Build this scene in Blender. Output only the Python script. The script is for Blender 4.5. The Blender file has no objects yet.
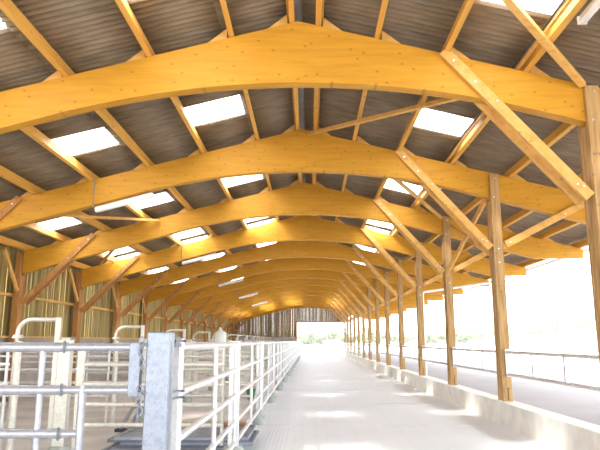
import bpy, bmesh, math, random
from mathutils import Vector, Matrix
random.seed(7)
scene = bpy.context.scene
COL = scene.collection

# ------------------------------------------------------------------ helpers
class MB:
    """collects boxes, bars, tubes and prisms into one mesh"""
    def __init__(s): s.v = []; s.f = []; s.sm = []
    def add(s, vs, fs, smooth=False):
        o = len(s.v); s.v += [tuple(v) for v in vs]
        for f in fs: s.f.append(tuple(i + o for i in f)); s.sm.append(smooth)
    def box(s, a, b):
        x0, y0, z0 = a; x1, y1, z1 = b
        s.add([(x0,y0,z0),(x1,y0,z0),(x1,y1,z0),(x0,y1,z0),(x0,y0,z1),(x1,y0,z1),(x1,y1,z1),(x0,y1,z1)],
              [(0,3,2,1),(4,5,6,7),(0,1,5,4),(1,2,6,5),(2,3,7,6),(3,0,4,7)])
        return s
    def bar(s, p, q, w, h, side=(0,1,0)):
        """box from p to q; w along 'side', h across"""
        p = Vector(p); q = Vector(q); d = (q - p).normalized()
        a = Vector(side); a = (a - d * a.dot(d)).normalized(); b = d.cross(a)
        vs = []
        for c in (p, q):
            for i, j in ((-1,-1),(1,-1),(1,1),(-1,1)): vs.append(c + a*(i*w/2) + b*(j*h/2))
        s.add(vs, [(0,1,2,3),(7,6,5,4),(0,4,5,1),(1,5,6,2),(2,6,7,3),(3,7,4,0)])
        return s
    def tube(s, pts, r, n=10, closed=False):
        pts = [Vector(p) for p in pts]; m = len(pts); vs = []; fs = []
        prev = None
        for i, p in enumerate(pts):
            if closed: t = pts[(i+1) % m] - pts[i-1]
            else: t = (pts[min(i+1, m-1)] - pts[max(i-1, 0)])
            t.normalize()
            if prev is None:
                a = t.cross(Vector((0,0,1)) if abs(t.z) < .9 else Vector((1,0,0)))
            else: a = prev - t * prev.dot(t)
            a.normalize(); prev = a; b = t.cross(a)
            rr = r[i] if isinstance(r, (list, tuple)) else r
            for k in range(n):
                an = 2*math.pi*k/n; vs.append(p + a*(rr*math.cos(an)) + b*(rr*math.sin(an)))
        for i in range(m if closed else m-1):
            for k in range(n):
                j = (i+1) % m
                fs.append((i*n+k, i*n+(k+1) % n, j*n+(k+1) % n, j*n+k))
        s.add(vs, fs, True)
        if not closed:
            s.add([vs[k] for k in range(n)], [tuple(range(n))[::-1]])
            s.add([vs[(m-1)*n+k] for k in range(n)], [tuple(range(n))])
        return s
    def lathe(s, prof, n=20, c=(0,0,0)):
        vs = []; fs = []; m = len(prof)
        for r, z in prof:
            for k in range(n):
                an = 2*math.pi*k/n; vs.append((c[0]+r*math.cos(an), c[1]+r*math.sin(an), c[2]+z))
        for i in range(m-1):
            for k in range(n): fs.append((i*n+k, i*n+(k+1) % n, (i+1)*n+(k+1) % n, (i+1)*n+k))
        s.add(vs, fs, True)
        s.add(vs[:n], [tuple(range(n))[::-1]]); s.add(vs[(m-1)*n:], [tuple(range(n))])
        return s
    def prism(s, poly, y0, y1):
        """polygon in XZ extruded along Y (poly counter-clockwise seen from -Y)"""
        n = len(poly)
        vs = [(x, y0, z) for x, z in poly] + [(x, y1, z) for x, z in poly]
        fs = [tuple(range(n)), tuple(range(2*n-1, n-1, -1))]
        for i in range(n):
            j = (i+1) % n; fs.append((i, i+n, j+n, j))
        s.add(vs, fs); return s
    def mesh(s, name):
        me = bpy.data.meshes.new(name); me.from_pydata(s.v, [], s.f); me.validate(); 
        for p, sm in zip(me.polygons, s.sm): p.use_smooth = sm
        bm = bmesh.new(); bm.from_mesh(me); bmesh.ops.recalc_face_normals(bm, faces=bm.faces); bm.to_mesh(me); bm.free()
        return me

CACHE = {}
def obj(name, mb, mat, parent=None, loc=(0,0,0), key=None, bevel=0):
    """links ONE mesh object; the same key reuses the mesh"""
    if key and key in CACHE: me = CACHE[key]
    else:
        me = (mb() if callable(mb) else mb).mesh(name); me.materials.append(mat)
        if key: CACHE[key] = me
    o = bpy.data.objects.new(name, me); COL.objects.link(o); o.location = loc
    if parent: o.parent = parent
    if bevel:
        b = o.modifiers.new('bevel', 'BEVEL'); b.width = bevel; b.segments = 2; b.limit_method = 'ANGLE'
    return o
def tag(o, label, cat, group=None):
    o['label'] = label; o['category'] = cat
    if group: o['group'] = group
    return o
def thing(name, label, cat, loc=(0,0,0), group=None):
    o = bpy.data.objects.new(name, None); COL.objects.link(o); o.location = loc; o.empty_display_size = .2
    return tag(o, label, cat, group)
def struct(name, mb, mat, loc=(0,0,0)):
    o = obj(name, mb, mat, None, loc); o['kind'] = 'structure'; return o
ORD = ['nearest','second','third','fourth','fifth','sixth','seventh','eighth','ninth','tenth','eleventh','twelfth',
       'thirteenth','fourteenth','fifteenth','sixteenth','seventeenth']
def nth(i, n=None):
    return 'farthest' if n and i == n-1 else ORD[i]

# ------------------------------------------------------------------ materials
def new_mat(name):
    m = bpy.data.materials.new(name); m.use_nodes = True
    nt = m.node_tree; b = nt.nodes['Principled BSDF']
    return m, nt, b
def N(nt, t, **kw):
    n = nt.nodes.new(t)
    for k, v in kw.items():
        if k in n.inputs: n.inputs[k].default_value = v
        else: setattr(n, k, v)
    return n
def ramp(nt, stops):
    r = nt.nodes.new('ShaderNodeValToRGB'); e = r.color_ramp.elements
    while len(e) < len(stops): e.new(.5)
    for i, (p, c) in enumerate(stops): e[i].position = p; e[i].color = (*c, 1)
    return r
def coords(nt, scale, kind='Object'):
    tc = nt.nodes.new('ShaderNodeTexCoord'); mp = nt.nodes.new('ShaderNodeMapping')
    mp.inputs['Scale'].default_value = scale
    nt.links.new(tc.outputs[kind], mp.inputs['Vector']); return mp
def wood(name, base, dark, grain=(2,30,30), knots=True, rough=.55, knot=(.25,.10,.02), vary=.5, ks=(4.2,4.2,7), flat=False):
    m, nt, b = new_mat(name); L = nt.links.new
    mp = coords(nt, grain)
    no = N(nt, 'ShaderNodeTexNoise', Scale=1.0, Detail=4.0, Roughness=.6)
    L(mp.outputs[0], no.inputs['Vector'])
    r = ramp(nt, [(.3, dark), (.3+vary*.6, base)])
    L(no.outputs['Fac'], r.inputs[0])
    out = r.outputs[0]
    if knots:
        mp2 = coords(nt, ks)
        vo = N(nt, 'ShaderNodeTexVoronoi', Scale=1.0)
        if flat:                                   # knots seen on the broad vertical faces
            vo.voronoi_dimensions = '2D'; mp2.inputs['Rotation'].default_value = (-math.pi/2, 0, 0)
        L(mp2.outputs[0], vo.inputs['Vector'])
        kr = ramp(nt, [(.04, (1,1,1)), (.085 if flat else .13, (0,0,0))]); L(vo.outputs['Distance'], kr.inputs[0])
        mx = N(nt, 'ShaderNodeMix', data_type='RGBA'); mx.inputs[7].default_value = (*knot, 1)
        ml = N(nt, 'ShaderNodeMath', operation='MULTIPLY'); ml.inputs[1].default_value = .5 if flat else .75
        L(kr.outputs[0], ml.inputs[0]); L(ml.outputs[0], mx.inputs[0]); L(out, mx.inputs[6]); out = mx.outputs[2]
    L(out, b.inputs['Base Color'])
    b.inputs['Roughness'].default_value = rough
    b.inputs['Specular IOR Level'].default_value = .3
    bp = N(nt, 'ShaderNodeBump', Strength=.15, Distance=.01); L(no.outputs['Fac'], bp.inputs['Height']); L(bp.outputs[0], b.inputs['Normal'])
    return m
M = {}
M['glulam'] = wood('glulam timber', (.63,.315,.030), (.53,.25,.020), (1.2,14,14), knot=(.24,.085,.012), ks=(2.6,3.6,3.6), flat=True)
M['purlin'] = wood('purlin timber', (.80,.45,.10), (.66,.33,.06), (20,.8,20))
M['brace']  = wood('brace timber', (.74,.43,.13), (.58,.31,.08), (6,12,6))
M['post']   = wood('weathered post timber', (.52,.33,.14), (.30,.17,.07), (16,16,1.2), True, .7, (.14,.07,.02))
M['dark']   = wood('brown stained timber', (.50,.25,.08), (.36,.16,.05), (12,12,1.5), True, .7, (.08,.03,.01))
M['boards'] = wood('weathered cladding boards', (.50,.40,.16), (.15,.10,.035), (4.5,4.5,.22), True, .8, (.12,.07,.03), .7)
M['greyboards'] = wood('grey gable boards', (.40,.29,.16), (.15,.10,.06), (4.5,4.5,.3), False, .8)

def metal(name, base, dark, met=.55, rough=.42, scale=22):
    m, nt, b = new_mat(name); L = nt.links.new
    mp = coords(nt, (1,1,1))
    vo = N(nt, 'ShaderNodeTexVoronoi', Scale=scale*2.5); no = N(nt, 'ShaderNodeTexNoise', Scale=float(scale), Detail=3.0)
    L(mp.outputs[0], vo.inputs['Vector']); L(mp.outputs[0], no.inputs['Vector'])
    mx = N(nt, 'ShaderNodeMath', operation='MULTIPLY_ADD'); mx.inputs[1].default_value = .35
    L(vo.outputs['Distance'], mx.inputs[0]); L(no.outputs['Fac'], mx.inputs[2])
    r = ramp(nt, [(.35, dark), (.8, base)]); L(mx.outputs[0], r.inputs[0]); L(r.outputs[0], b.inputs['Base Color'])
    b.inputs['Metallic'].default_value = met; b.inputs['Roughness'].default_value = rough
    return m
M['galv'] = metal('shaded blue steel', (.29,.32,.38), (.20,.225,.28), .5, .42)  # galvanised steel with its bluish shade tone put into the colour
M['galvtube'] = metal('zinc gate tube', (.46,.47,.52), (.34,.35,.40), .45, .4)
M['galvrail'] = metal('lit galvanised tube', (.74,.74,.74), (.58,.58,.60), .45, .38, 14)  # same steel again, its bright lit tone put into the colour
M['cream'] = metal('warm lit zinc steel', (.68,.67,.60), (.54,.53,.46), .3, .45, 12)  # same steel again, warm light put into the colour
M['bolt'] = metal('zinc bolt', (.85,.85,.85), (.7,.7,.7), .6, .35, 40)
def plain(name, c, rough=.6, met=0, noise=.12, scale=6):
    m, nt, b = new_mat(name); L = nt.links.new
    no = N(nt, 'ShaderNodeTexNoise', Scale=float(scale), Detail=4.0)
    mp = coords(nt, (1,1,1)); L(mp.outputs[0], no.inputs['Vector'])
    r = ramp(nt, [(.3, tuple(x*(1-noise) for x in c)), (.7, tuple(min(1, x*(1+noise)) for x in c))])
    L(no.outputs['Fac'], r.inputs[0]); L(r.outputs[0], b.inputs['Base Color'])
    b.inputs['Roughness'].default_value = rough; b.inputs['Metallic'].default_value = met
    return m
M['white'] = plain('white plastic', (.88,.88,.86), .35, 0, .03)
M['pipe'] = plain('white drain pipe', (.86,.86,.84), .35, 0, .03)
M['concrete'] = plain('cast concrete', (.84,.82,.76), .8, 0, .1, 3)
M['wallconcrete'] = plain('grey concrete panel', (.42,.38,.34), .85, 0, .15, 1.5)
M['footing'] = plain('greenish concrete footing', (.40,.43,.39), .8, 0, .2, 9)
M['black'] = plain('black rubber', (.03,.03,.035), .6)
M['green'] = plain('green plastic', (.04,.25,.08), .4)
M['crate'] = plain('brown crate wood', (.22,.11,.06), .7)
M['ridge'] = plain('pale ridge sheet', (.30,.29,.28), .7)
M['darkmetal'] = plain('dark old steel', (.16,.17,.20), .5, .5)
M['tubegrey'] = plain('dull grey tube', (.36,.36,.40), .45, .6)
M['ochre'] = plain('rusty orange edge', (.50,.22,.08), .7)
M['leaf'] = plain('hedge leaves', (.06,.085,.03), .8, 0, .35, 2)
M['trunk'] = plain('bark', (.25,.18,.11), .9)
M['galvpipe'] = plain('grey conduit', (.25,.23,.22), .5, .3)

# corrugated fibre cement
m, nt, b = new_mat('fibre cement roof sheet'); L = nt.links.new
no = N(nt, 'ShaderNodeTexNoise', Scale=1.0, Detail=5.0); mp = coords(nt, (2.2,9,3)); L(mp.outputs[0], no.inputs['Vector'])
r = ramp(nt, [(.3, (.19,.145,.095)), (.7, (.30,.235,.16))]); L(no.outputs['Fac'], r.inputs[0]); L(r.outputs[0], b.inputs['Base Color'])
b.inputs['Roughness'].default_value = .85
M['roof'] = m
# translucent roof-light sheet
m, nt, b = new_mat('translucent roof light'); L = nt.links.new
nt.nodes.remove(b)
tl = N(nt, 'ShaderNodeBsdfTranslucent'); tl.inputs['Color'].default_value = (.95,.96,.98,1)
tr = N(nt, 'ShaderNodeBsdfTransparent'); tr.inputs['Color'].default_value = (.97,.98,1,1)
ms = N(nt, 'ShaderNodeMixShader'); ms.inputs[0].default_value = .3
L(tl.outputs[0], ms.inputs[1]); L(tr.outputs[0], ms.inputs[2]); L(ms.outputs[0], nt.nodes['Material Output'].inputs[0])
M['rooflight'] = m
# aisle concrete: broomed grooves along the aisle, thin gaps across for footing shadows
m, nt, b = new_mat('broomed concrete floor'); L = nt.links.new
mp = coords(nt, (1,1,1))
no = N(nt, 'ShaderNodeTexNoise', Scale=.9, Detail=6.0); L(mp.outputs[0], no.inputs['Vector'])
mp2 = coords(nt, (9,.12,1)); n2 = N(nt, 'ShaderNodeTexNoise', Scale=1.0, Detail=3.0); L(mp2.outputs[0], n2.inputs['Vector'])
ad = N(nt, 'ShaderNodeMath', operation='MULTIPLY_ADD'); ad.inputs[1].default_value = .6
L(n2.outputs['Fac'], ad.inputs[0]); L(no.outputs['Fac'], ad.inputs[2])
r = ramp(nt, [(.5, (.82,.85,.91)), (1.0, (.88,.91,.95))]); L(ad.outputs[0], r.inputs[0]); L(r.outputs[0], b.inputs['Base Color'])
wv = N(nt, 'ShaderNodeTexWave', wave_type='BANDS', bands_direction='X', Scale=4.5, Distortion=.3)
L(mp.outputs[0], wv.inputs['Vector'])
bp = N(nt, 'ShaderNodeBump', Strength=.2, Distance=.012); L(wv.outputs['Fac'], bp.inputs['Height']); L(bp.outputs[0], b.inputs['Normal'])
b.inputs['Roughness'].default_value = .5
M['floor'] = m
m = plain('brownish pen floor', (.60,.555,.53), .9, 0, .16, 1.1); M['penfloor'] = m  # browner and darker than the aisle floor
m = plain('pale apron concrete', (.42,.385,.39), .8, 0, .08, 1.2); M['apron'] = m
m = plain('pale sandy ground', (.36,.345,.32), .95, 0, .1, .15); M['ground'] = m

# ------------------------------------------------------------------ dimensions (metres, floor z = 0)
SP = 4.7
BY = [8.32 + SP*k for k in range(14)]     # front faces of the arched beams
APX, APZ = -.15, 6.45
def top_z(x): return APZ - .25*abs(x-APX)
def bot_z(x):
    u = abs(x-APX)
    z = 5.46 - (.037*u*u if u < 3.6 else .48 + .27*(u-3.6))
    return max(z, 4.11) if x > 0 else z
XL, XR = -8.55, 8.13
PX, PLX = 4.12, -8.65                      # post lines
Y0, Y1 = -7.0, 70.2                         # roof extent, run back unseen behind the camera to shade the near gate

# ------------------------------------------------------------------ ground and floors
def terrain():
    mb = MB(); xs = [-300,-120,-60,-30,-12,-9.1,-5,0,3.9,6,9,10.4,14,20] + [26+6*i for i in range(40)]
    ys = [-60,-20,0,20,40,60,70,76,82,90] + [98+8*i for i in range(40)]
    def ss(a, b_, t): t = max(0, min(1, (t-a)/(b_-a))); return t*t*(3-2*t)
    vs = []
    for y in ys:
        for x in xs:
            z = -.08 if (x < 9.2 and y < 77) else (.40*ss(-2, 9, x) - .05)
            z += 9.0*ss(45, 135, x)*ss(60, 170, y)
            vs.append((x, y, z))
    n = len(xs); fs = [(j*n+i, j*n+i+1, (j+1)*n+i+1, (j+1)*n+i) for j in range(len(ys)-1) for i in range(n-1)]
    mb.add(vs, fs, True); return mb
struct('ground', terrain(), M['ground'])
fl = MB(); yy = -2.0; fl.box((-1.35,-2,-.06), (3.95,72,-.02))
for k in range(17):
    ye = min(72, 4.05 + 4.4*k) ; fl.box((-1.35,yy,-.02), (3.95,ye-.012,0)); yy = ye+.012  # gaps between slabs stand in for shadow lines at the footings
struct('floor', fl, M['floor'])
struct('floor', MB().box((-9.0,-2,-.06), (-1.35,72,-.004)), M['penfloor'])
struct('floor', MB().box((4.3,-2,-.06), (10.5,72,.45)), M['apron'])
struct('trim_1', MB().box((3.95,-2,-.06), (4.3,72,.47)), M['concrete'])

# ------------------------------------------------------------------ roof
PITCH, AMP = .125, .019
NX_L = (-.25, math.cos(math.atan(.25)))
SK_Y = [6.12, 10.95, 16.08, 21.35, 23.0, 27.6, 32.8, 38.0, 43.2, 48.4, 53.6, 58.8, 64.0]
SK_X = [(-7.62,-6.62), (-5.0,-3.96), (-2.42,-1.34), (2.18,3.19)]
def sheet_z(x, y): return APZ + .245 + AMP - .25*abs(x-APX) + AMP*math.cos(2*math.pi*y/PITCH)
def sheet(x0, x1, y0, y1, nxt=1, dz=0):
    """one run of corrugated sheet, waves running down the slope, 7 mm thick"""
    mb = MB(); st = PITCH/8; n = max(2, round((y1-y0)/st)); xs = [x0+(x1-x0)*i/nxt for i in range(nxt+1)]
    w = len(xs); vs = []
    for t in (0, .007):
        for j in range(n+1):
            y = y0+(y1-y0)*j/n
            for x in xs: vs.append((x, y, sheet_z(x, y)+t+dz))
    K = (n+1)*w; fs = []
    for j in range(n):
        for i in range(w-1):
            a = j*w+i; fs.append((a, a+w, a+w+1, a+1)); fs.append((K+a, K+a+1, K+a+w+1, K+a+w))
        fs.append((j*w, K+j*w, K+j*w+w, j*w+w)); e = j*w+w-1; fs.append((e, e+w, K+e+w, K+e))
    mb.add(vs, fs, True); return mb
roof = MB()
def merge(a, b_):
    o = len(a.v); a.v += b_.v; a.f += [tuple(i+o for i in f) for f in b_.f]; a.sm += b_.sm
wave = lambda y: round(y/PITCH)*PITCH
cuts_l = [-9.1] + [v for s_ in SK_X[:3] for v in s_] + [APX-.06]
cuts_r = [APX+.06] + list(SK_X[3]) + [8.45]
for cuts, lights in ((cuts_l, SK_X[:3]), (cuts_r, SK_X[3:])):
    for a, b_ in zip(cuts[:-1], cuts[1:]):
        if (a, b_) in lights:
            ys = wave(Y0)
            for sy in SK_Y:
                merge(roof, sheet(a, b_, ys, wave(sy))); ys = wave(sy+1.1)
            merge(roof, sheet(a, b_, ys, Y1))
        else: merge(roof, sheet(a, b_, wave(Y0), Y1))
struct('ceiling', roof, M['roof'])
k = 0
for sx in SK_X:
    for sy in SK_Y:
        k += 1; struct('window_%d' % k, sheet(sx[0], sx[1], wave(sy), wave(sy+1.1)), M['rooflight'])
# ridge capping under the joint of the two slopes
rc = MB(); zc = APZ+.245+2*AMP+.012
rc.add([(APX-.3,Y0,zc-.075),(APX,Y0,zc),(APX+.3,Y0,zc-.075),(APX-.3,Y1,zc-.075),(APX,Y1,zc),(APX+.3,Y1,zc-.075),
        (APX-.3,Y0,zc-.065),(APX,Y0,zc+.012),(APX+.3,Y0,zc-.065),(APX-.3,Y1,zc-.065),(APX,Y1,zc+.012),(APX+.3,Y1,zc-.065)],
       [(0,3,4,1),(1,4,5,2),(6,7,10,9),(7,8,11,10),(0,6,9,3),(2,5,11,8),(0,1,7,6),(1,2,8,7),(3,9,10,4),(4,10,11,5)])
struct('trim_2', rc, M['ridge'])

# ------------------------------------------------------------------ purlins
PUR_L = [-.36, -1.15, -2.38, -3.62, -4.9, -6.15, -7.4, -8.5]
PUR_L[0] = -.33
PUR_R = [.06, 1.03, 2.05, 3.22, 4.5, 5.75, 6.95, 8.03]
PUR_L[0] = -.24; PUR_R[0] = .15
SL = math.atan(.25)
def purlin_mb(sgn):
    mb = MB(); w, h = .08, .2
    t = Vector((math.cos(SL), 0, -sgn*math.sin(SL))); n = Vector((sgn*math.sin(SL), 0, math.cos(SL)))
    vs = []
    for y in (0, Y1-Y0-.1):
        for i, j in ((-.5,0),(.5,0),(.5,1),(-.5,1)): vs.append(t*(i*w) + n*(j*h+.002) + Vector((0,y,0)))
    mb.add(vs, [(0,1,2,3),(7,6,5,4),(0,4,5,1),(1,5,6,2),(2,6,7,3),(3,7,4,0)]); return mb
for side, xs, sgn in (('left', PUR_L, -1), ('right', PUR_R, 1)):
    for i, x in enumerate(xs):
        lab = ('long roof purlin lowest on the %s slope, at the eave' % side) if i == 7 else \
              ('long roof purlin beside the ridge, on its %s side' % side) if i == 0 else \
              ('long timber roof purlin, %s from the ridge on the %s slope' % (ORD[i], side))
        o = obj('roof_purlin', lambda s=sgn: purlin_mb(s), M['purlin'], None, (x, Y0+.05, top_z(x)), 'purlin'+side)
        tag(o, lab, 'purlin', 'roof purlins')

# ------------------------------------------------------------------ arched beams
def beam_mb():
    mb = MB(); n = 60
    xs = sorted(set([XL + (XR-XL)*i/n for i in range(n+1)] + [APX, 6.84]))
    th = .2; vs = []
    for y in (0, th):
        for x in xs: vs += [(x, y, bot_z(x)), (x, y, top_z(x))]
    m = len(xs); o = 2*m; fs = []
    for i in range(m-1):
        a = 2*i
        fs += [(a, a+2, a+3, a+1), (o+a, o+a+1, o+a+3, o+a+2), (a, o+a, o+a+2, a+2), (a+1, a+3, o+a+3, o+a+1)]
    fs += [(0, 1, o+1, o), (2*m-2, o+2*m-2, o+2*m-1, 2*m-1)]
    mb.add(vs, fs); return mb
def cleat_mb(sgn):
    mb = MB(); a = .30*sgn; mb_p = [(0,0),(a, -abs(a)*.25),(0,.165)]
    if sgn < 0: mb_p = mb_p[::-1]
    mb.prism(mb_p, .02, .18); return mb
NB = len(BY)
for k, y in enumerate(BY):
    t = thing('arched_beam', '%s arched glued timber roof beam %s' % (nth(k, NB), 'across the top of the view' if k == 0 else 'from the camera' if k < NB-1 else 'beside the boarded end gable'), 'beam', (0, y, 0), 'arched roof beams')
    obj('glulam_arch', beam_mb, M['glulam'], t, (0,0,0), 'arch', .008)
    for xs, sgn in ((PUR_L, -1), (PUR_R, 1)):
        for x in xs[:-1]:
            xx = x + sgn*.075
            obj('purlin_cleat', lambda s=sgn: cleat_mb(s), M['brace'], t, (xx, 0, top_z(xx)+.002), 'cleat%d' % sgn)

# ------------------------------------------------------------------ posts and braces
def bolts(parent, pts, y):
    for x, z in pts:
        obj('bolt', lambda: MB().tube([(0,0,0),(0,-.012,0)], .017, 8), M['bolt'], parent, (x, y, z), 'bolt')
def cut_bar(mb, p, q, w, y0, y1):
    """plank in the frame plane between p and q (x,z), width w, from y0 to y1"""
    p = Vector((p[0],0,p[1])); q = Vector((q[0],0,q[1])); d = (q-p).normalized(); n = Vector((-d.z,0,d.x))*(w/2)
    poly = [p-n, q-n, q+n, p+n]; poly = [(v.x, v.z) for v in poly]
    mb.prism(poly, y0, y1); return mb
PT = .075
for k, y in enumerate(BY):
    # right post on the kerb: two planks clasping the beam, packing between
    t = thing('timber_post', '%s of the twin plank timber posts standing on the right kerb' % nth(k, NB), 'post', (PX, y, .47), 'posts on the right kerb')
    fp = obj('front_plank', lambda: MB().box((-.1,-PT,.26),(.1,0,top_z(PX)-.47-.03)).box((-.1,-PT,0),(-.02,0,.26)).box((.02,-PT,0),(.1,0,.26)), M['post'], t, (0,-.003,0), 'rpf', .006)
    obj('rear_plank', lambda: MB().box((-.1,0,.26),(.1,PT,top_z(PX)-.47-.03)).box((-.1,0,0),(-.02,PT,.26)).box((.02,0,0),(.1,PT,.26)), M['post'], t, (0,.203,0), 'rpr', .006)
    obj('packing_block', lambda: MB().box((-.085,0,.32),(.085,.2,bot_z(PX)-.5)), M['post'], t, (0,0,0), 'rpp', .004)
    bolts(fp, [(.02, 4.78), (-.03, 4.35), (0, 3.2), (0, 2.9)], -PT-.003)
    if k == 0:
        pm = MB()
        for i, (xa_, za_, xb_, zb_) in enumerate(((-.07,.02,-.06,-.02),(-.06,-.02,-.045,.02),(-.03,.02,-.03,-.02),(-.03,.0,-.005,.005),(.01,.02,.02,-.02),(.02,-.02,.04,.015),(.05,.0,.08,.01))):
            pm.bar((xa_,0,za_),(xb_,0,zb_),.002,.006,(0,1,0))
        obj('pencil_mark', pm, M['black'], fp, (.0,-PT-.001,3.84))
    # inner brace rising to the left, outer brace rising to the right
    t = thing('knee_brace', '%s long bolted knee brace rising left from the kerb posts' % nth(k, NB), 'brace', (3.99, y, 3.62), 'inner knee braces')
    for nm, a, b_ in (('front_plank', -PT, -.003), ('rear_plank', .203, .2+PT)):
        pk = obj(nm, lambda a=a, b_=b_: cut_bar(MB(), (-.03,.07), (-1.99,2.30), .16, a, b_), M['brace'], t, (0,0,0), 'kbi'+nm, .006)
        if nm == 'front_plank': fp = pk
    bolts(fp, [(-.12,.22), (-.2,.25), (-1.25,1.50), (-1.55,1.80), (-1.85,2.13)], -PT-.003)
    if k == 0: continue
    t = thing('knee_brace', '%s knee brace rising outward right from the kerb posts to the eave' % nth(k-1, NB-1), 'brace', (4.27, y, 3.76), 'outer knee braces')
    for nm, a, b_ in (('front_plank', -PT, -.003), ('rear_plank', .203, .2+PT)):
        pk = obj(nm, lambda a=a, b_=b_: cut_bar(MB(), (.02,.0), (2.02,1.03), .15, a, b_), M['brace'], t, (0,0,0), 'kbo'+nm, .006)
        if nm == 'front_plank': fp = pk
    bolts(fp, [(.12,.05), (1.35,.68), (1.7,.87)], -PT-.003)
    t = thing('knee_brace', '%s brown knee brace leaning inward from the boarded left wall posts' % nth(k-1, NB-1), 'brace', (-8.53, y, 2.75), 'left wall knee braces')
    for nm, a, b_ in (('front_plank', -PT, -.003), ('rear_plank', .203, .2+PT)):
        pk = obj(nm, lambda a=a, b_=b_: cut_bar(MB(), (.06,.04), (2.06,2.10), .15, a, b_), M['dark'], t, (0,0,0), 'kbl'+nm, .006)
        if nm == 'front_plank': fp = pk
    bolts(fp, [(1.35,1.38), (1.65,1.68), (1.92,1.95)], -PT-.003)
    # left wall post
    t = thing('timber_post', '%s of the brown timber posts along the boarded left wall' % nth(k-2, NB-2) if k > 1 else 'brown timber wall post carrying the left end of the second arched beam', 'post', (PLX, y, 0), 'posts along the left wall')
    fp = obj('front_plank', lambda: MB().box((-.09,-PT,0),(.09,0,4.25)), M['dark'], t, (0,-.003,0), 'lpf', .006)
    obj('rear_plank', lambda: MB().box((-.09,0,0),(.09,PT,4.25)), M['dark'], t, (0,.203,0), 'lpr', .006)
    obj('packing_block', lambda: MB().box((-.08,0,.05),(.08,.2,3.62)), M['dark'], t, (0,0,0), 'lpp', .004)
    # short brace along the wall from post to eave purlin
    o = obj('wall_brace', lambda: MB().bar((0,-.1,0),(0,-1.08,1.12),.07,.12,(1,0,0)), M['brace'], None, (-8.6, y, 3.15), 'wallbrace', .005)
    tag(o, '%s short diagonal strut from left wall post to the eave purlin' % nth(k-2, NB-2) if k > 1 else 'short diagonal strut at the left wall post under the second arched beam', 'brace', 'left wall struts')

# crossed braces between second and third kerb post, and wind braces under the roof
def single(name, label, a, b_, w=.06, h=.14, side=(1,0,0), mat='brace', cat='brace'):
    a = Vector(a); b_ = Vector(b_)
    o = obj(name, MB().bar((0,0,0), b_-a, w, h, side), M[mat], None, a, None, .005); return tag(o, label, cat)
single('cross_brace', 'diagonal brace climbing toward the camera between second and third kerb posts', (4.03,17.6,3.60), (4.03,13.42,4.85))
single('cross_brace', 'diagonal brace climbing away from the camera between second and third kerb posts', (4.21,13.32,3.52), (4.21,17.6,5.02))
def under(x, d=.10): return top_z(x) - d
single('wind_brace', 'roof wind brace ending at the nearest kerb post top, upper right', (1.9,6.1,under(1.9,.07)), (3.98,8.22,under(3.98,.07)), .07, .10, (0,0,1))
single('wind_brace', 'roof wind brace from the second beam apex to the nearest beam, right of ridge', (.0,12.98,under(0,.12)+.02), (3.05,8.62,under(3.05,.12)), .07, .10, (0,0,1))
single('wind_brace', 'thin roof wind brace behind the second beam on the left slope', (-7.1,13.4,under(-7.1)), (-4.5,17.65,under(-4.5)), .07, .09, (0,0,1))
single('wind_brace', 'roof wind brace behind the second beam on the right slope', (1.25,13.3,under(1.25)), (3.98,17.65,under(3.98)), .07, .09, (0,0,1))
single('wind_brace', 'thin roof wind brace behind the third beam on the left slope', (-7.7,21.9,under(-7.7)), (-5.6,18.2,under(-5.6)), .07, .09, (0,0,1))

# ------------------------------------------------------------------ walls
wl = MB(); rnd = random.Random(3); y = -1.0
while y < 70.2:
    w = rnd.choice((.11,.13,.15,.17)); d = rnd.uniform(-.012,.012)
    wl.box((-8.93+d, y, 1.80), (-8.90+d, y+w, 4.52+rnd.uniform(-.02,.0))); y += w + rnd.choice((.005,.009,.013,.02))
struct('wall_left', wl, M['boards'])
ws = MB()
for i in range(4): ws.box((-9.0, -2, i*.45), (-8.86, 70.5, i*.45+.435))
ws.box((-8.99,-2,0), (-8.88,70.5,1.79))
struct('wall_left_base', ws, M['wallconcrete'])
o = obj('wall_girt', MB().box((-8.9,-1,3.0),(-8.76,69.5,3.08)), M['brace']); tag(o, 'long horizontal girt across the boards of the left wall', 'girt')
o['kind'] = 'structure'; del o['label']; del o['category']; o.name = 'trim_3'
struct('trim_4', MB().box((-8.9,-1,1.79),(-8.74,69.5,1.85)), M['brace'])
# far gable: boards left of the opening and above it
we = MB(); x = -8.9
while x < 4.6:
    w = rnd.choice((.13,.15,.17,.2)); zt = top_z(x+w/2)+.1
    zb = 2.15 if x+w < -1.4 else 3.86
    d = rnd.uniform(-.012,.012)
    we.box((x, 69.9+d, zb), (x+w, 69.94+d, zt)); x += w + rnd.choice((.003,.006,.012))
struct('wall_back', we, M['greyboards'])
struct('wall_back_base', MB().box((-8.85,69.86,0),(-1.45,70.0,2.15)), M['wallconcrete'])
struct('trim_5', MB().box((-1.5,69.8,0),(-1.36,69.9,3.9)).box((-1.36,69.8,3.8),(4.0,69.88,3.92)), M['dark'])

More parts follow.
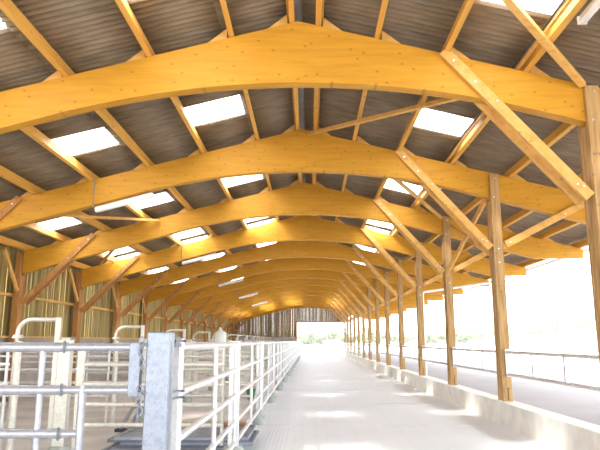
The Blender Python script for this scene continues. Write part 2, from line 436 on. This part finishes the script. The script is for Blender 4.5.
# ------------------------------------------------------------------ eave gutter and downpipe
g = MB(); n = 8; vs = []; fs = []
for y in (Y0, Y1):
    for rr in (.075, .07):
        for i in range(n+1):
            an = math.pi*i/n; vs.append((rr*math.cos(an), y, -rr*math.sin(an)))
q = n+1
for i in range(n): fs += [(i, i+1, 2*q+i+1, 2*q+i), (q+i, 3*q+i, 3*q+i+1, q+i+1), (i, q+i, q+i+1, i+1), (2*q+i, 2*q+i+1, 3*q+i+1, 3*q+i)]
fs += [(0, 2*q, 3*q, q), (n, q+n, 3*q+n, 2*q+n)]
g.add(vs, fs, True)
gt = obj('eave_gutter', g, M['pipe'], None, (8.52,0,4.45)); tag(gt, 'pale gutter running along the right eave', 'gutter')
py = BY[3] + .38
dp = obj('drain_pipe', MB().tube([(8.4,py,4.33),(8.39,py,4.06),(8.34,py,4.02),(6.9,py,3.87),(4.36,py,3.52),(4.29,py,3.45),(4.29,py,2.6),(4.29,py,1.9)], .045, 12)
         .tube([(4.29,py,1.95),(4.29,py,.47)], .065, 12), M['pipe'])
tag(dp, 'white drain pipe crossing from the eave and down beside the fourth kerb post', 'pipe')

# ------------------------------------------------------------------ lights
def tube_light(label, a, b_, group='tube lights', drop=True, conduit=None):
    a = Vector(a); b_ = Vector(b_); d = (b_-a); t = thing('tube_light', label, 'light', a, group)
    obj('housing', MB().bar((0,0,.045), d+Vector((0,0,.045)), .09, .05, (0,0,1)), M['white'], t, bevel=.01)
    obj('diffuser', MB().tube([Vector((0,0,0)), d*.02, d*.98, d], [.03,.05,.05,.03], 12), M['diff'], t)
    for f_ in (.0, 1.0):
        obj('end_cap', MB().bar(d*f_-d.normalized()*.015+Vector((0,0,.02)), d*f_+d.normalized()*.015+Vector((0,0,.02)), .1, .11, (0,0,1)), M['white'], t)
    if conduit: obj('conduit', MB().tube([Vector(c)-a for c in conduit], .014, 6), M['galvpipe'], t)
m, nt, b = new_mat('light diffuser'); b.inputs['Base Color'].default_value = (.9,.9,.9,1); b.inputs['Roughness'].default_value = .3
M['diff'] = m
for i, k in enumerate((1,3,5,7,9)):
    y = BY[k]; xa, xb = -4.78, -3.52
    za, zb = bot_z(xa)-.13, bot_z(xb)-.13
    tube_light('%s fluorescent tube light hung under the left half of an arched beam' % nth(i), (xa,y+.1,za), (xb,y+.1,zb), 'tube lights under the beams',
               conduit=[(xa-.03,y-.02,za+.06),(xa-.03,y-.02,top_z(xa-.03)-.0)])
xa = 3.36
for i, (ya, yb) in enumerate(((5.55,6.8),(14.55,15.8),(23.9,25.2),(33.3,34.6))):
    tube_light('%s tube light fixed along a purlin of the right slope' % nth(i), (xa,ya,top_z(xa)-.03), (xa,yb,top_z(xa)-.03), 'tube lights along the purlin')
t = thing('cable_batten', 'narrow batten with a dark cable running along a right slope purlin', 'batten', (3.12, 2.8, top_z(3.12)))
obj('batten', MB().box((-.03,0,.03),(.015,62,.065)), M['brace'], t)
obj('cable', MB().tube([(-.05,.0,.085)] + [(-.05+.012*math.sin(i*1.7), i*.5, .085+.012*math.cos(i*2.3)) for i in range(1,124)], .012, 6), M['black'], t)

# ------------------------------------------------------------------ steel pens
def tubeX(a, b_, r, n=12): return MB().tube([a, b_], r, n)
PY = [4.2 + 4.4*k for k in range(15)]       # fence posts along the aisle
FX = -1.04
def footing_mb(): return MB().lathe([(.125,0),(.14,.02),(.14,.26),(.12,.29),(.06,.30)], 20)
# near big post
t = thing('gate_post', 'broad galvanised box post in the left foreground beside the telescopic gate', 'post', (FX, 4.28, 0))
obj('box_section', MB().box((-.08,-.08,.0),(.08,.08,1.76)), M['galv'], t, bevel=.008)
obj('concrete_footing', MB().lathe([(.15,0),(.16,.02),(.16,.27),(.13,.30)],20), M['footing'], t)
for z in (1.70,1.335,1.29):
    obj('hook_strap', MB().tube([(.05,.09,z),(.06,.3,z),(.11,.34,z),(.11,.3,z)], .009, 8), M['galv'], t)
obj('latch_box', MB().box((.03,.08,1.655),(.085,.30,1.685)).box((.04,.08,1.71),(.08,.30,1.73)).box((.05,.14,1.685),(.075,.2,1.71)), M['darkmetal'], t)
obj('weld_seam', MB().box((.079,-.02,.3),(.083,.0,1.7)), M['galv'], t)
# aisle fence posts
for k, y in enumerate(PY[1:]):
    t = thing('fence_post', '%s box post of the steel aisle fence on its round concrete footing' % nth(k, 14), 'post', (FX, y, 0), 'aisle fence posts')
    obj('box_section', lambda: MB().box((-.07,-.06,.25),(.07,.06,1.70)), M['galvrail'], t, key='fpost', bevel=.006)
    obj('concrete_footing', footing_mb, M['footing'], t, key='footing')
RZ = [1.655, 1.31, .965, .62, .345]
def panel(k, ya, yb):
    t = thing('steel_fence', '%s barred steel panel of the fence beside the aisle' % nth(k, 14), 'fence panel', (FX+.03, ya, 0), 'aisle fence panels')
    Ln = yb-ya
    for z in RZ: obj('rail', lambda: MB().tube([(0,0,0),(0,Ln,0)], .031, 12), M['galvrail'], t, (0,0,z), 'fr%.2f' % Ln)
    if k == 0:
        obj('stile', MB().box((-.05,-.13,.2),(.035,.02,1.72)), M['galvrail'], t, bevel=.006)
    else:
        obj('stile', lambda: MB().tube([(0,0,.33),(0,0,1.655)], .026, 10), M['galvrail'], t, (0,.05,0), 'fstile')
    for dy in (Ln*.5, Ln-.05):
        obj('stile', lambda: MB().tube([(0,0,.33),(0,0,1.655)], .026, 10), M['galvrail'], t, (0,dy,0), 'fstile')
for k in range(14):
    panel(k, 4.76 if k == 0 else PY[k]+.09, PY[k+1]-.09)

# telescopic gate in the foreground
GY = 4.26
t = thing('telescopic_gate', 'galvanised telescopic tube gate in the bottom left foreground', 'gate', (-3.2, GY, 0))
def gx(x): return x+3.2
for z, xe in ((1.657,-1.16), (1.368,-1.16), (1.08,-1.58), (.76,-1.58), (.42,-1.58)):
    obj('outer_rail', MB().tube([(0,0,z),(gx(-1.69),0,z)], .034, 16), M['galvtube'], t)
    obj('inner_rail', MB().tube([(gx(-1.69),0,z),(gx(xe),0,z)], .0265, 16), M['galvtube'], t)
    obj('sleeve_bolt', MB().tube([(gx(-1.70),-.03,z-.04),(gx(-1.70),-.03,z+.045)], .008, 6).tube([(gx(-1.70),-.04,z),(gx(-1.70),.04,z)], .009, 6), M['darkmetal'], t)
obj('upright', MB().tube([(gx(-1.86),.0,.3),(gx(-1.86),.0,1.64)], .023, 12), M['galvtube'], t)
obj('upright', MB().tube([(gx(-1.565),0,.3),(gx(-1.565),0,1.40)], .027, 12), M['galvtube'], t)
obj('upright', MB().tube([(.0,0,.15),(.0,0,1.72)], .034, 12), M['galvtube'], t)
obj('end_plate', MB().box((gx(-1.245),-.035,1.325),(gx(-1.165),.035,1.69)), M['galv'], t, bevel=.006)
def link(c, ax, r=.018, wr=.0042, stretch=1.5):
    c = Vector(c); pts = []
    for i in range(14):
        a = 2*math.pi*i/14; u, v = r*math.cos(a), r*stretch*math.sin(a)
        pts.append(c + (Vector((u,0,v)) if ax == 0 else Vector((0,u,v))))
    return pts
for z0 in (1.70, 1.38):
    ch = MB()
    for i in range(6): ch.tube(link((gx(-1.145)+.006*math.sin(i*2), -.085, z0-.036*i), i % 2), .0055, 6, True)
    obj('chain', ch, M['galv'], t)
    obj('hook', MB().tube([(gx(-1.17),-.04,z0-.02),(gx(-1.13),-.075,z0-.02),(gx(-1.11),-.075,z0-.03)], .011, 8), M['galv'], t)
obj('foot_base', MB().box((-.08,-.06,0),(.08,.06,.15)), M['galv'], t)

# cross rows of gates behind, one row per fence post
CR = [8.6 + 4.4*k for k in range(12)]
CZ = [1.60, 1.375, 1.105, .835, .565]
def hoop_pts():
    pts = [(-.28,0,.5),(-.28,0,1.78)]; R_ = .2
    for i in range(1,8):
        a = math.pi/2*i/7; pts.append((-.28+R_-R_*math.cos(a), 0, 1.80+R_*math.sin(a)))
    pts += [(.29,0,2.0)]
    return pts
NC = len(CR)
for k, y in enumerate(CR):
    row = nth(k, NC)
    t = thing('hoop_frame', '%s cream curved hoop frame standing over the cross gates left of aisle' % row, 'hoop frame', (-3.86, y, 0), 'hoop frames')
    obj('hoop_tube', lambda: MB().tube(hoop_pts(), .03, 12), M['cream'], t, key='hoop')
    obj('flat_leg', lambda: MB().box((.26,-.03,.5),(.33,.03,2.03)), M['cream'], t, key='hleg', bevel=.006)
    obj('sleeve', lambda: MB().tube([(-.25,0,0),(-.25,0,1.70)], .052, 14), M['cream'], t, key='hsleeve')
    obj('collar', lambda: MB().tube([(-.27,0,1.74),(-.27,0,1.785)], [.085,.065], 14), M['cream'], t, key='hcol')
    t = thing('pen_post', '%s square pale pen post beside a hoop frame' % row, 'post', (-3.42, y-.02, 0), 'pen posts beside the hoops')
    obj('box_section', lambda: MB().box((-.085,-.07,.2),(.085,.07,1.72)).box((-.06,-.05,1.72),(.06,.05,1.745)), M['cream'], t, key='ppost', bevel=.008)
    obj('concrete_footing', footing_mb, M['footing'], t, key='footing')
    obj('eye_bolt', lambda: MB().tube([(.08,-.03,1.72),(.11,-.03,1.75),(.14,-.03,1.72),(.12,-.03,1.69)], .012, 6), M['galv'], t, key='eyeb')
    t = thing('cross_gate', '%s right hand cross gate between pen post and aisle fence' % row, 'gate', (-3.2, y, 0), 'cross gates by the aisle')
    for z in CZ: obj('rail', lambda: MB().tube([(0,0,0),(2.02,0,0)], .03, 10), M['cream'], t, (0,0,z), 'crr')
    obj('stile', lambda: MB().box((-.05,-.03,.25),(.05,.03,1.63)), M['cream'], t, (0,0,0), 'crs', .006)
    obj('stile', lambda: MB().tube([(0,0,.3),(0,0,1.6)], .026, 10), M['cream'], t, (2.0,0,0), 'crs2')
    t = thing('cross_gate', '%s left hand cross gate between hoop frame and concrete wall' % row, 'gate', (-8.3, y, 0), 'cross gates by the wall')
    for z in CZ: obj('rail', lambda: MB().tube([(0,0,0),(4.08,0,0)], .027, 10), M['galvrail'], t, (0,0,z), 'clr')
    for dx in (.03, 2.0, 4.05): obj('stile', lambda: MB().tube([(0,0,.0),(0,0,1.6)], .024, 10), M['galvrail'], t, (dx,0,0), 'cls')

# lengthwise lying area rail row at mid depth of the pens
# stack of flat barrier panels on the pen floor
for i in range(5):
    lx = 2.05 - .1*(i % 2); ly = 1.5 - .12*(i % 3)
    nm = ['bottom','second lowest','middle','second highest','topmost'][i]
    t = thing('flat_barrier', 'flat steel barrier lying on the pen floor, %s of its stack' % nm, 'barrier', (-3.2+.12*((i*37) % 5)/2, 9.75+.07*((i*23) % 4), .002+.048*i), 'stacked flat barriers')
    for a, b_ in (((0,0),(lx,0)), ((0,ly),(lx,ly)), ((0,0),(0,ly)), ((lx,0),(lx,ly))):
        obj('frame_bar', MB().bar((a[0],a[1],.022),(b_[0],b_[1],.022),.044,.05,(0,0,1)), M['darkmetal' if i % 2 else 'galv'], t)
    for j in range(1,6): obj('slat', MB().box((.03,j*ly/6-.03,.01),(lx-.03,j*ly/6+.03,.036)), M['galv' if i % 2 else 'tubegrey'], t)
o = obj('timber_board', MB().box((0,0,0),(1.9,.18,.035)), M['ochre'], None, (-2.95,10.9,.25), None, .004); tag(o, 'rusty orange edged board lying on the stacked flat barriers', 'board')
# bent tubes leaning near the stack
t = thing('bent_tube_frame', 'pair of bent grey tubes on a dark foot behind the stacked barriers', 'tube frame', (-3.6, 11.95, 0))
for dx in (0, .16):
    obj('bent_tube', MB().tube([(dx,0,.05),(dx+.1,.0,.25),(dx+.2,.0,.42),(dx+.34,.0,.53),(dx+.55,.0,.58),(dx+.8,.0,.6)], .032, 10), M['tubegrey'], t)
obj('foot_plate', MB().box((-.1,-.08,0),(.3,.08,.06)), M['black'], t, bevel=.01)
obj('black_leg', MB().tube([(.78,0,0),(.78,0,.6)], .04, 10), M['black'], t)
# other things seen through the bars
t = thing('lidded_drum', 'tall white drum with a pointed lid standing behind the pen gates', 'drum', (-3.0, 20.6, 0))
obj('body', MB().lathe([(.17,0),(.19,.03),(.19,1.9),(.18,1.93)], 20), M['white'], t)
obj('lid', MB().lathe([(.2,1.93),(.2,1.97),(.06,2.06),(.045,2.14),(.01,2.16)], 20), M['white'], t)
t = thing('bucket', 'small green bucket on the pen floor behind the aisle fence', 'bucket', (-1.75, 18.6, 0))
obj('pail', MB().lathe([(.10,0),(.105,.02),(.14,.26),(.15,.27),(.15,.28),(.13,.28),(.09,.03)], 16), M['green'], t)
obj('handle', MB().tube([(.14*math.cos(math.pi*i/8), 0, .27+.12*math.sin(math.pi*i/8)) for i in range(9)], .006, 6), M['galv'], t)
t = thing('feed_crate', 'small brown crate at the far end of the aisle fence', 'crate', (-1.15, 67.0, 0))
cr = MB()
for i in range(4): cr.box((-.25,-.2,.03+.1*i),(.25,-.17,.11+.1*i)).box((-.25,.17,.03+.1*i),(.25,.2,.11+.1*i))
for sx in (-.25,.22):
    for i in range(4): cr.box((sx,-.17,.03+.1*i),(sx+.03,.17,.11+.1*i))
cr.box((-.25,-.2,0),(.25,.2,.03))
obj('slats', cr, M['crate'], t)

# hose lines curling by the fence
o = obj('rubber_hose', MB().tube([(-.9+.9*i/24*1.0, .35*math.sin(i*.5)*(1-i/40), .02+.012*(1+math.sin(i*1.3))) for i in range(25)], .018, 8), M['tubegrey'], None, (-1.6, 11.9, 0)); tag(o, 'grey hose curling over the floor right of the barrier stack', 'hose')

# ------------------------------------------------------------------ right guard rails between kerb posts
for k in range(0, 8):
    ya = (BY[k] if k >= 0 else BY[0]-SP) + .3; yb = BY[k+1] - .1; Ln = yb-ya
    
    t = thing('guard_rail', '%s guard rail section bracketed between the kerb posts' % nth(k), 'guard rail', (PX+.03, ya, 0), 'guard rails')
    for z in (1.47, 1.02): obj('rail', lambda: MB().tube([(0,0,0),(0,Ln,0)], .032, 10), M['galvrail'], t, (0,0,z), 'gr%.2f' % Ln)
    for f_ in (.33, .66): obj('baluster', lambda: MB().box((-.02,-.03,1.02),(.02,.03,1.47)), M['galvrail'], t, (0,Ln*f_,0), 'grb')
    for yy in (.02, Ln-.02): obj('bracket', lambda: MB().box((-.05,-.02,.97),(.05,.02,1.53)), M['galvrail'], t, (0,yy,0), 'grk')
for k in range(8, 13):
    ya = BY[k]+.3; yb = BY[k+1]-.1; Ln = yb-ya
    t = thing('kerb_gate', '%s three rail gate panel along the far kerb posts' % ORD[k-8], 'gate', (PX-.02, ya, .47), 'far kerb gates')
    for z in (1.0,.62,.22): obj('rail', lambda: MB().tube([(0,0,0),(0,Ln,0)], .03, 10), M['galvrail'], t, (0,0,z), 'kg%.2f' % Ln)
    for yy in (.03, Ln/2, Ln-.03): obj('stile', lambda: MB().tube([(0,0,.0),(0,0,1.0)], .026, 8), M['galvrail'], t, (0,yy,0), 'kgs')
# end gate across the aisle
t = thing('end_gate', 'white tube gate closing the far end of the aisle', 'gate', (-1.2, 71.2, 0))
for z in (1.45,.98,.55): obj('rail', MB().tube([(0,0,z),(5.1,0,z)], .035, 10), M['galv'], t)
for dx in (.0, 1.7, 3.2, 5.1): obj('stile', MB().tube([(dx,0,0),(dx,0,1.45)], .035, 10), M['galv'], t)

# ------------------------------------------------------------------ distant shrubs
def ss(a, b_, t): t = max(0, min(1, (t-a)/(b_-a))); return t*t*(3-2*t)
def ground_z(x, y): return .40*ss(-2, 9, x) - .05 + 9.0*ss(45, 135, x)*ss(60, 170, y)
def crown_mb(seed, h, w):
    rr = random.Random(seed); mb = MB()
    for c in range(7):
        cx, cy, cz = rr.uniform(-.42,.42)*w, rr.uniform(-.3,.3)*w, h*rr.uniform(.35,.78); R_ = rr.uniform(.2,.28)*h
        bm = bmesh.new(); bmesh.ops.create_icosphere(bm, subdivisions=2, radius=R_)
        for v in bm.verts: v.co *= rr.uniform(.8,1.18)
        mb.add([(v.co.x+cx, v.co.y+cy, v.co.z*.9+cz) for v in bm.verts], [tuple(v.index for v in f.verts) for f in bm.faces], False); bm.free()
    for i in range(500):
        a, b_, c = rr.uniform(-.6,.6)*w, rr.uniform(-.5,.5)*w, h*min(1.05, max(.08, rr.gauss(.6,.24)))
        u = Vector((rr.uniform(-1,1), rr.uniform(-1,1), rr.uniform(-1,1))).normalized()*.17; v = u.orthogonal()
        p = Vector((a,b_,c)); mb.add([p-u, p+v*.6, p+u, p-v*.6], [(0,1,2,3)])
    return mb
rr = random.Random(11)
spots = []
for i in range(16): spots.append((-16 + i*4.0 + rr.uniform(-.3,.3), 165 + 7*(i % 2), rr.uniform(3.2,4.6)))
for i in range(34): spots.append((46 + i*2.9 + rr.uniform(-.3,.3), 200 + 7*(i % 3), rr.uniform(3.6,5.6)))
for i, (x, y, h) in enumerate(spots):
    hill = x > 46
    t = thing('hedge_shrub', 'pale hazy green shrub on the distant bank right of the kerb posts' if hill else 'pale hazy green shrub in the distant hedge beyond the end of the barn', 'shrub', (x, y, ground_z(x,y)-.05), 'shrubs on the distant bank' if hill else 'shrubs beyond the far opening')
    v = i % 4
    o = obj('foliage', lambda v=v: crown_mb(v, 3.4, 3.4), M['leaf'], t, key='crown%d' % v); o.scale = (h/3.4*1.15, h/3.4, h/3.4)
    obj('trunk', lambda: MB().tube([(0,0,0),(0.05,0,1.4)], .09, 6), M['trunk'], t, key='trunk')

# haze volume added to make the distant shrubs paler
m = bpy.data.materials.new('haze'); m.use_nodes = True; nt = m.node_tree; nt.nodes.remove(nt.nodes['Principled BSDF'])
sc_ = N(nt, 'ShaderNodeVolumeScatter', Density=.0016, Anisotropy=.2); sc_.inputs['Color'].default_value = (.97,.98,1,1)
nt.links.new(sc_.outputs[0], nt.nodes['Material Output'].inputs['Volume'])
hz = obj('haze', MB().box((-150,95,-1),(200,240,22)), m); hz['kind'] = 'stuff'; tag(hz, 'added pale bright haze over the distant fields and hedges', 'haze')

# ------------------------------------------------------------------ light, sky, camera
w = bpy.data.worlds.new('bright sky'); scene.world = w; w.use_nodes = True
nt = w.node_tree; bg = nt.nodes['Background']
bg.inputs['Color'].default_value = (.87,.935,1,1); bg.inputs['Strength'].default_value = 1.4
sl = bpy.data.lights.new('sun', 'SUN'); sl.energy = 9.0; sl.angle = math.radians(4); sl.color = (1,.94,.84)
so = bpy.data.objects.new('sun', sl); COL.objects.link(so); so.location = (-20,-20,30)
so.rotation_euler = Vector((.60,.40,-.68)).to_track_quat('-Z','Y').to_euler()

cam = bpy.data.cameras.new('camera'); co = bpy.data.objects.new('camera', cam); COL.objects.link(co)
cam.sensor_width = 36; cam.lens = 36*600/600; cam.clip_end = 1000
d = Vector(((309-300)/600, (225-341)/600*-1*-1, 1.0))
th = math.atan2(341-225, 600); yaw = math.atan2(9, math.hypot(600,116))
co.location = (0,0,1.7); co.rotation_euler = (math.pi/2+th, 0, yaw)
scene.camera = co
vs = scene.view_settings; vs.view_transform = 'Standard'; vs.look = 'None'; vs.gamma = 1; vs.use_curve_mapping = False
vs.exposure = 2.15
